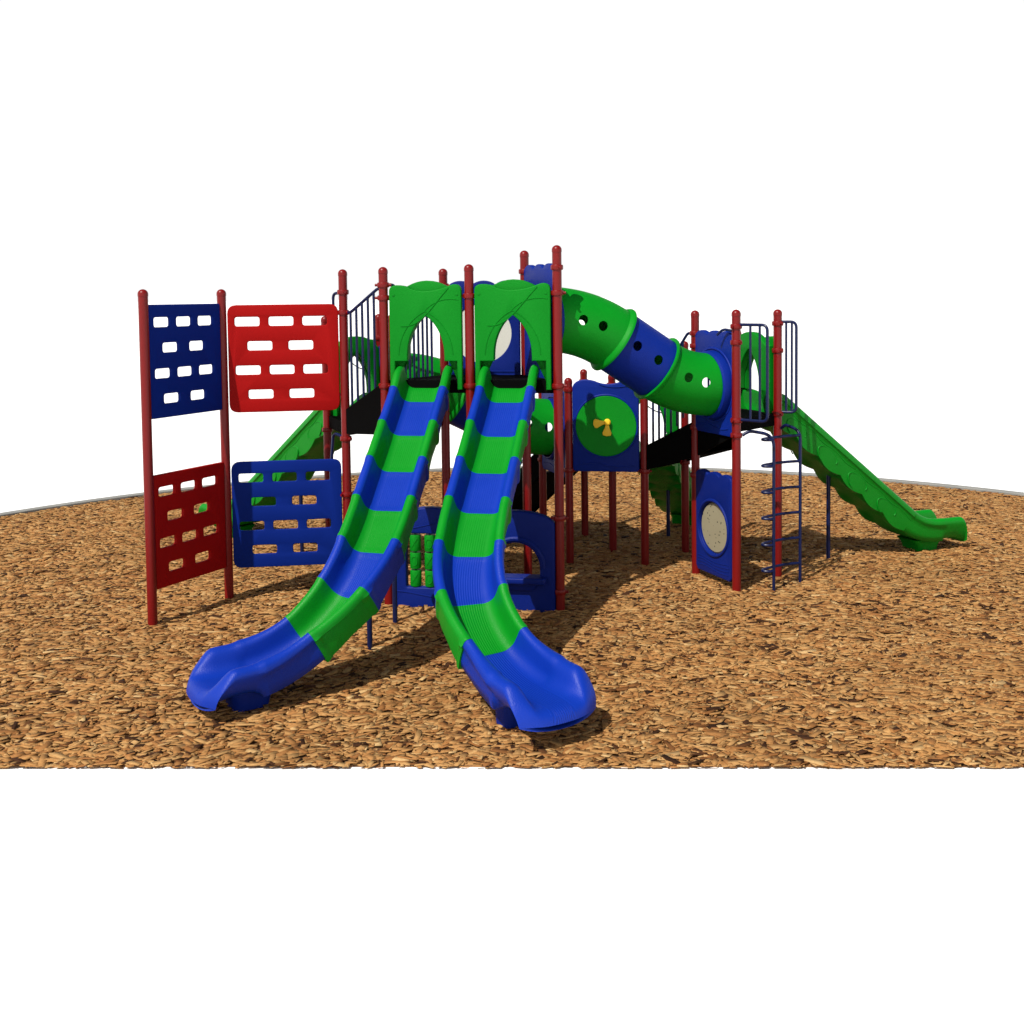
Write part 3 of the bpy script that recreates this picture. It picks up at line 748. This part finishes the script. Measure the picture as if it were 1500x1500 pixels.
def straight_slide(A, B, zdeck, run=1.98, hd_w=0.74, W=0.53, D=0.25, hood_h=0.96, ex_len=0.90, sup=None, label='green slide', head=None):
    fr_ = frame(A, B, zdeck-0.04); h = Vector(head).normalized() if head else fr_[3]; o = Vector((fr_[0].x, fr_[0].y, 0))
    zr0 = zdeck+0.25; zr1 = 0.58
    p0 = o+UP*zr0-h*0.04; p1 = o+h*0.25+UP*(zr0-0.07); p2 = o+h*(0.25+run)+UP*zr1
    sl = math.atan2((p1.z-p2.z), run); t12 = h*math.cos(sl)-UP*math.sin(sl)
    ex, frs, hh, side = exit_section(p2, t12, W, D, ex_len, 'green_rib', ROOT, label=label, flare=0.03, nose=0.20, sink=0.0, flat=0.6, blunt=True, rr1=0.06, lipd=0.12)
    sweep(hermite(p0, h*0.3, p1, t12*0.3, 8), lambda t: profile(W, D, 0.30, 0.315), 'chute_section', 'green_rib', ex)
    Ln = (p2-p1).length
    def fn(t):
        s = 0.30+0.05*abs(math.sin(math.pi*t*6))
        return profile(W, D, s, 0.325, 0.05)
    fr2 = [(p1.lerp(p2, i/72), t12) for i in range(73)]
    ch = sweep(fr2, fn, 'chute_section', 'green_rib', ex)
    # moulded swirls on the chute side
    u = side.cross(t12).normalized()
    for sg in (1, -1):
        mb = MB()
        for q in range(4):
            c0 = p1.lerp(p2, 0.14+0.23*q)
            pts = [c0+t12*(0.17*math.cos(a_)*(1+0.2*math.sin(a_)))+u*(-0.235+0.09*math.sin(a_))+side*sg*(W/2+0.021) for a_ in [2*math.pi*i/20 for i in range(15)]]
            mb.tube(pts, 0.008, 6)
        mb.tube([p1.lerp(p2, i/40)+u*(-0.125+0.014*math.sin(i*0.9))+side*sg*(W/2+0.026) for i in range(41)], 0.008, 6)
        mb.build('moulding', 'green', ex)
    fc = frs[int(len(frs)*0.48)][0]
    foot(fc, hh, side, fc.z-0.29, 'green', ex, 0.17, 0.18)
    sp = o+h*(0.25+run*0.42); support(sup or Vector((sp.x, sp.y, 0)), (p1.lerp(p2, 0.42)).z-0.35, ex)
    hood(A, B, zdeck-0.06, hd_w, hood_h, True)
    return ex
straight_slide(P['rc'], P['rd'], ZS, hd_w=0.78, label='plain green slide running out to the right')
straight_slide(P['lb'], P['la'], ZS, hd_w=0.66, label='plain green slide running out behind the climbing wall', head=(-0.70, 0.71, 0), run=2.32)
straight_slide(P['sc'], P['sd'], ZL, run=1.35, hd_w=0.80, hood_h=0.90, head=(0.40, 0.92, 0), sup=ground(979, 788), label='short green slide running out to the back')

# ------------------------------------------------------------------ barriers beside the ladder, ladder, hand loops
def d_barrier(A, dirv, reach, z0, z1, bars, name='barrier_rail'):
    A = Vector((*A, 0)); d = Vector((*dirv, 0)).normalized(); mb = MB()
    mb.tube(bend([A+d*0.04+UP*z1, A+d*reach+UP*z1, A+d*reach+UP*z0, A+d*0.04+UP*z0], 0.07), 0.017, 10)
    for i in range(bars):
        p = A+d*(reach*(0.46+0.30*i) if bars == 2 else reach*0.5)
        mb.tube([p+UP*z0, p+UP*z1], 0.014, 8)
    return mb.build(name, 'navy', ROOT)
d_barrier(P['rb'], (0.71, -0.70), 0.40, 1.98, 3.05, 2)
d_barrier(P['rc'], (0.80, -0.30), 0.215, 1.99, 3.06, 2)
d_barrier(P['a'], (-0.6, 0.5), 0.17, 2.3, 3.46, 0)
mb = MB(); A = Vector((*P['h'], 0)); mb.tube(bend([A+UP*3.53-Vector((0.04, 0, 0)), A+Vector((-0.15, 0.06, 3.53)), A+Vector((-0.19, 0.08, 3.40))], 0.05), 0.017, 8)
mb.build('hand_loop', 'navy', ROOT)
mb = MB(); A = Vector((*P['b'], 0)); mb.tube(bend([A+Vector((0.04, 0.01, 3.54)), A+Vector((0.12, 0.06, 3.54)), A+Vector((0.13, 0.10, 3.36))], 0.06), 0.017, 8)
mb.build('hand_loop', 'navy', ROOT)
mb = MB(); A = Vector((*P['rb'], 0)); mb.tube(bend([A+Vector((-0.04, 0.02, 2.98)), A+Vector((-0.13, 0.10, 3.0)), A+Vector((-0.19, 0.14, 2.93))], 0.06), 0.015, 8)
mb.build('hand_loop', 'navy', ROOT)

g0 = ground(1133.5, 868); g1 = ground(1172, 855)
ed = (g1-g0).normalized(); inn = Vector((-0.70, 0.71, 0))
mb = MB()
for g, e in ((g0, Vector((*P['rb'], 1.80))), (g1, Vector((*P['rc'], 1.80)))):
    mb.tube(bend([g-UP*0.05, g+UP*1.80, Vector((e.x, e.y, 1.86)).lerp(g+UP*1.83, 0.35), e.lerp(g+UP*1.80, 0.16)], 0.17, 8), 0.0185, 12)
ld = mb.build('ladder', 'navy', ROOT)
wd = (g1-g0).length
for i in range(6):
    z = 0.245+0.30*i; mb = MB()
    ctl = [(0, 0), (-0.05, 0.03), (-0.075, 0.085), (-0.03, 0.125), (0.08, 0.13), (0.22, 0.115), (0.40, 0.07), (wd, 0)]
    pts = []
    for j in range(len(ctl)-1):
        p0 = ctl[max(j-1, 0)]; p1 = ctl[j]; p2 = ctl[j+1]; p3 = ctl[min(j+2, len(ctl)-1)]
        for s in range(5):
            t = s/5
            pts.append(tuple(0.5*((2*b)+(-a+c)*t+(2*a-5*b+4*c-e)*t*t+(-a+3*b-3*c+e)*t**3) for a, b, c, e in zip(p0, p1, p2, p3)))
    pts.append(ctl[-1])
    mb.tube([g0+ed*x+inn*y+UP*z for x, y in pts], 0.0165, 10)
    mb.build('rung', 'navy', ld)
# small arched step at the open side of the left deck
A = Vector((*P['a'], 0)); mb = MB()
mb.tube(bend([A+Vector((-0.03, 0.05, 1.80)), A+Vector((-0.17, 0.16, 1.86)), A+Vector((-0.22, 0.2, 1.3)), A+Vector((-0.22, 0.2, -0.05))], 0.1), 0.018, 8)
mb.build('climbing_rail', 'navy', ROOT)

# ------------------------------------------------------------------ the setting
def struct(o, kind='structure'): o['kind'] = kind; return o
CX, CY, CR = 0.41, 10.41, 10.83
F0 = ground(0, 1125.5); F1 = ground(1500, 1125.5)
fd = (F1-F0); slope_f = fd.y/fd.x
def front_y(x): return F0.y+(x-F0.x)*slope_f
# white ground all round
wm_ = mat('white ground', (0.92, 0.92, 0.92), 0.9, 0.0, 0, 1, 0.0)
mb = MB(); mb.add([(-1500, -300, -0.012), (1500, -300, -0.012), (1500, 3000, -0.012), (-1500, 3000, -0.012)], [(0, 1, 2, 3)])
struct(mb.build('ground', wm_))
# bed of soil the chips lie on
def arc(r, n=120):
    o = []
    # start and end angles where the circle meets the front line
    for i in range(720):
        a_ = -math.pi/2+2*math.pi*i/720; x = CX+r*math.cos(a_); y = CY+r*math.sin(a_)
        if y > front_y(x): o.append((x, y))
    return o
soil = bpy.data.materials.new('mottled brown soil'); soil.use_nodes = True
t = soil.node_tree; b = t.nodes['Principled BSDF']; b.inputs['Roughness'].default_value = 0.95
tcn = t.nodes.new('ShaderNodeNewGeometry'); n1 = t.nodes.new('ShaderNodeTexNoise'); n1.inputs['Scale'].default_value = 22; n1.inputs['Detail'].default_value = 6
t.links.new(tcn.outputs['Position'], n1.inputs['Vector']); cr = t.nodes.new('ShaderNodeValToRGB')
cr.color_ramp.elements[0].position = 0.35; cr.color_ramp.elements[0].color = (0.06, 0.026, 0.009, 1)  # brown mottled at random by noise, from dark to mid tone
cr.color_ramp.elements[1].position = 0.62; cr.color_ramp.elements[1].color = (0.33, 0.16, 0.055, 1)
t.links.new(n1.outputs['Fac'], cr.inputs[0]); t.links.new(cr.outputs[0], b.inputs['Base Color'])
a_ = arc(CR)
mb = MB(); mb.prism(a_, -0.011, 0.0)
struct(mb.build('chip_bed', soil))
# concrete kerb along the round edge
conc = mat('grey concrete', (0.24, 0.24, 0.225), 0.85, 0.2, 0.4, 60, 0.25)
ri, ro, zt = CR, CR+0.17, 0.055
ai, ao = arc(ri), arc(ro); k = min(len(ai), len(ao)); 
vs = []; fs = []
n_ = 300; a0 = math.atan2(ai[0][1]-CY, ai[0][0]-CX); a1 = math.atan2(ai[-1][1]-CY, ai[-1][0]-CX)
if a1 < a0: a1 += 2*math.pi
for i in range(n_+1):
    a_ = a0+(a1-a0)*i/n_; c_, s_ = math.cos(a_), math.sin(a_)
    for (r, z) in ((ri, -0.04), (ri, zt-0.01), (ri+0.01, zt), (ro-0.01, zt), (ro, zt-0.01), (ro, -0.04)): vs.append((CX+r*c_, CY+r*s_, z))
for i in range(n_):
    for j in range(5): fs.append((i*6+j, i*6+j+1, i*6+6+j+1, i*6+6+j))
for e in (0, n_*6): fs.append(tuple(e+j for j in range(6)))
mb = MB(); mb.add(vs, fs); struct(mb.build('kerb', conc))

# wood chips
rg = np.random.default_rng(11)
NCH = 290000
Y = 7.4+(21.4-7.4)*rg.random(NCH)**1.0
hw = 0.50*Y+2.6
X = (rg.random(NCH)*2-1)*13.0
keep = (np.abs(X) < hw) & ((X-CX)**2+(Y-CY)**2 < (CR-0.02)**2)
X = X[keep]; Y = Y[keep]
n = len(X)
ln = np.clip(np.exp(rg.normal(math.log(0.092), 0.45, n)), 0.025, 0.20)
wd_ = np.clip(ln*np.exp(rg.normal(math.log(0.33), 0.38, n)), 0.010, 0.060)
th_ = 0.004+0.005*rg.random(n)
yaw = rg.normal(0.35, 0.75, n); tilt = rg.normal(0, 0.09, n); rl_ = rg.normal(0, 0.13, n)
zc = 0.004+0.022*rg.random(n)
fy = F0.y+(X-F0.x)*slope_f
ext = ln/2*np.abs(np.sin(yaw))+wd_/2+0.004
keep = Y > fy
X, Y, ln, wd_, th_, yaw, tilt, rl_, zc = [q_[keep] for q_ in (X, Y, ln, wd_, th_, yaw, tilt, rl_, zc)]
n = len(X)
loc = np.array([[-.5, -.32, -.5], [.42, -.5, -.5], [.5, .30, -.5], [-.40, .5, -.5], [-.5, -.32, .5], [.42, -.5, .5], [.5, .30, .5], [-.40, .5, .5]])
jit = 1+0.25*(rg.random((n, 8, 3))-0.5); jit[:, 4:] = jit[:, :4]
V = loc[None]*jit*np.stack([ln, wd_, th_], -1)[:, None, :]
cr_, sr_ = np.cos(rl_)[:, None], np.sin(rl_)[:, None]
y1 = V[..., 1]*cr_-V[..., 2]*sr_; z1 = V[..., 1]*sr_+V[..., 2]*cr_
ct, st_ = np.cos(tilt)[:, None], np.sin(tilt)[:, None]
x2 = V[..., 0]*ct+z1*st_; z2 = -V[..., 0]*st_+z1*ct
cy_, sy_ = np.cos(yaw)[:, None], np.sin(yaw)[:, None]
VX = x2*cy_-y1*sy_+X[:, None]; VY = x2*sy_+y1*cy_+Y[:, None]; VZ = z2+zc[:, None]
VZ = np.maximum(VZ, 0.0006)
VY = np.maximum(VY, F0.y+(VX-F0.x)*slope_f)   # the bed is cut off straight along the front
co = np.stack([VX, VY, VZ], -1).reshape(-1, 3).astype(np.float32)
fq = np.array([[4, 5, 6, 7], [0, 1, 5, 4], [1, 2, 6, 5], [2, 3, 7, 6], [3, 0, 4, 7]])
fi = (fq[None]+8*np.arange(n)[:, None, None]).reshape(-1).astype(np.int32)
me = bpy.data.meshes.new('wood_chips')
me.vertices.add(n*8); me.vertices.foreach_set('co', co.reshape(-1))
me.loops.add(len(fi)); me.loops.foreach_set('vertex_index', fi)
me.polygons.add(n*5); me.polygons.foreach_set('loop_start', np.arange(0, n*20, 4, dtype=np.int32))
me.update(calc_edges=True)
at = me.attributes.new('tone', 'FLOAT', 'FACE'); at.data.foreach_set('value', np.repeat(rg.random(n), 5).astype(np.float32))
cm = bpy.data.materials.new('wood chips'); cm.use_nodes = True
t = cm.node_tree; b = t.nodes['Principled BSDF']; b.inputs['Roughness'].default_value = 0.85; b.inputs['Specular IOR Level'].default_value = 0.15
an = t.nodes.new('ShaderNodeAttribute'); an.attribute_name = 'tone'
cr = t.nodes.new('ShaderNodeValToRGB'); el = cr.color_ramp.elements
el[0].position = 0.0; el[0].color = (0.030, 0.011, 0.004, 1)
el[1].position = 1.0; el[1].color = (0.58, 0.38, 0.17, 1)
for p_, c_ in ((0.06, (0.07, 0.026, 0.009, 1)), (0.11, (0.28, 0.115, 0.034, 1)), (0.35, (0.39, 0.185, 0.060, 1)), (0.65, (0.43, 0.225, 0.078, 1)), (0.94, (0.48, 0.275, 0.105, 1))):
    e = el.new(p_); e.color = c_
t.links.new(an.outputs['Fac'], cr.inputs[0])
gm = t.nodes.new('ShaderNodeNewGeometry'); n2 = t.nodes.new('ShaderNodeTexNoise'); n2.inputs['Scale'].default_value = 45; n2.inputs['Detail'].default_value = 4
t.links.new(gm.outputs['Position'], n2.inputs['Vector'])
n3 = t.nodes.new('ShaderNodeTexNoise'); n3.inputs['Scale'].default_value = 0.9; n3.inputs['Detail'].default_value = 3
t.links.new(gm.outputs['Position'], n3.inputs['Vector'])
hs = t.nodes.new('ShaderNodeHueSaturation'); hs.inputs['Saturation'].default_value = 1.0
ad = t.nodes.new('ShaderNodeMath'); ad.operation = 'ADD'; t.links.new(n2.outputs['Fac'], ad.inputs[0]); t.links.new(n3.outputs['Fac'], ad.inputs[1])
mr2 = t.nodes.new('ShaderNodeMapRange'); mr2.inputs['From Min'].default_value = 0.6; mr2.inputs['From Max'].default_value = 1.4; mr2.inputs['To Min'].default_value = 0.62; mr2.inputs['To Max'].default_value = 1.10
t.links.new(ad.outputs[0], mr2.inputs['Value']); t.links.new(mr2.outputs[0], hs.inputs['Value'])
t.links.new(cr.outputs[0], hs.inputs['Color']); t.links.new(hs.outputs[0], b.inputs['Base Color'])
me.materials.append(cm)
ch = bpy.data.objects.new('wood_chips', me); COL.objects.link(ch)
ch['kind'] = 'stuff'; ch['label'] = 'tan wood chips spread over the round play area'; ch['category'] = 'wood chips'
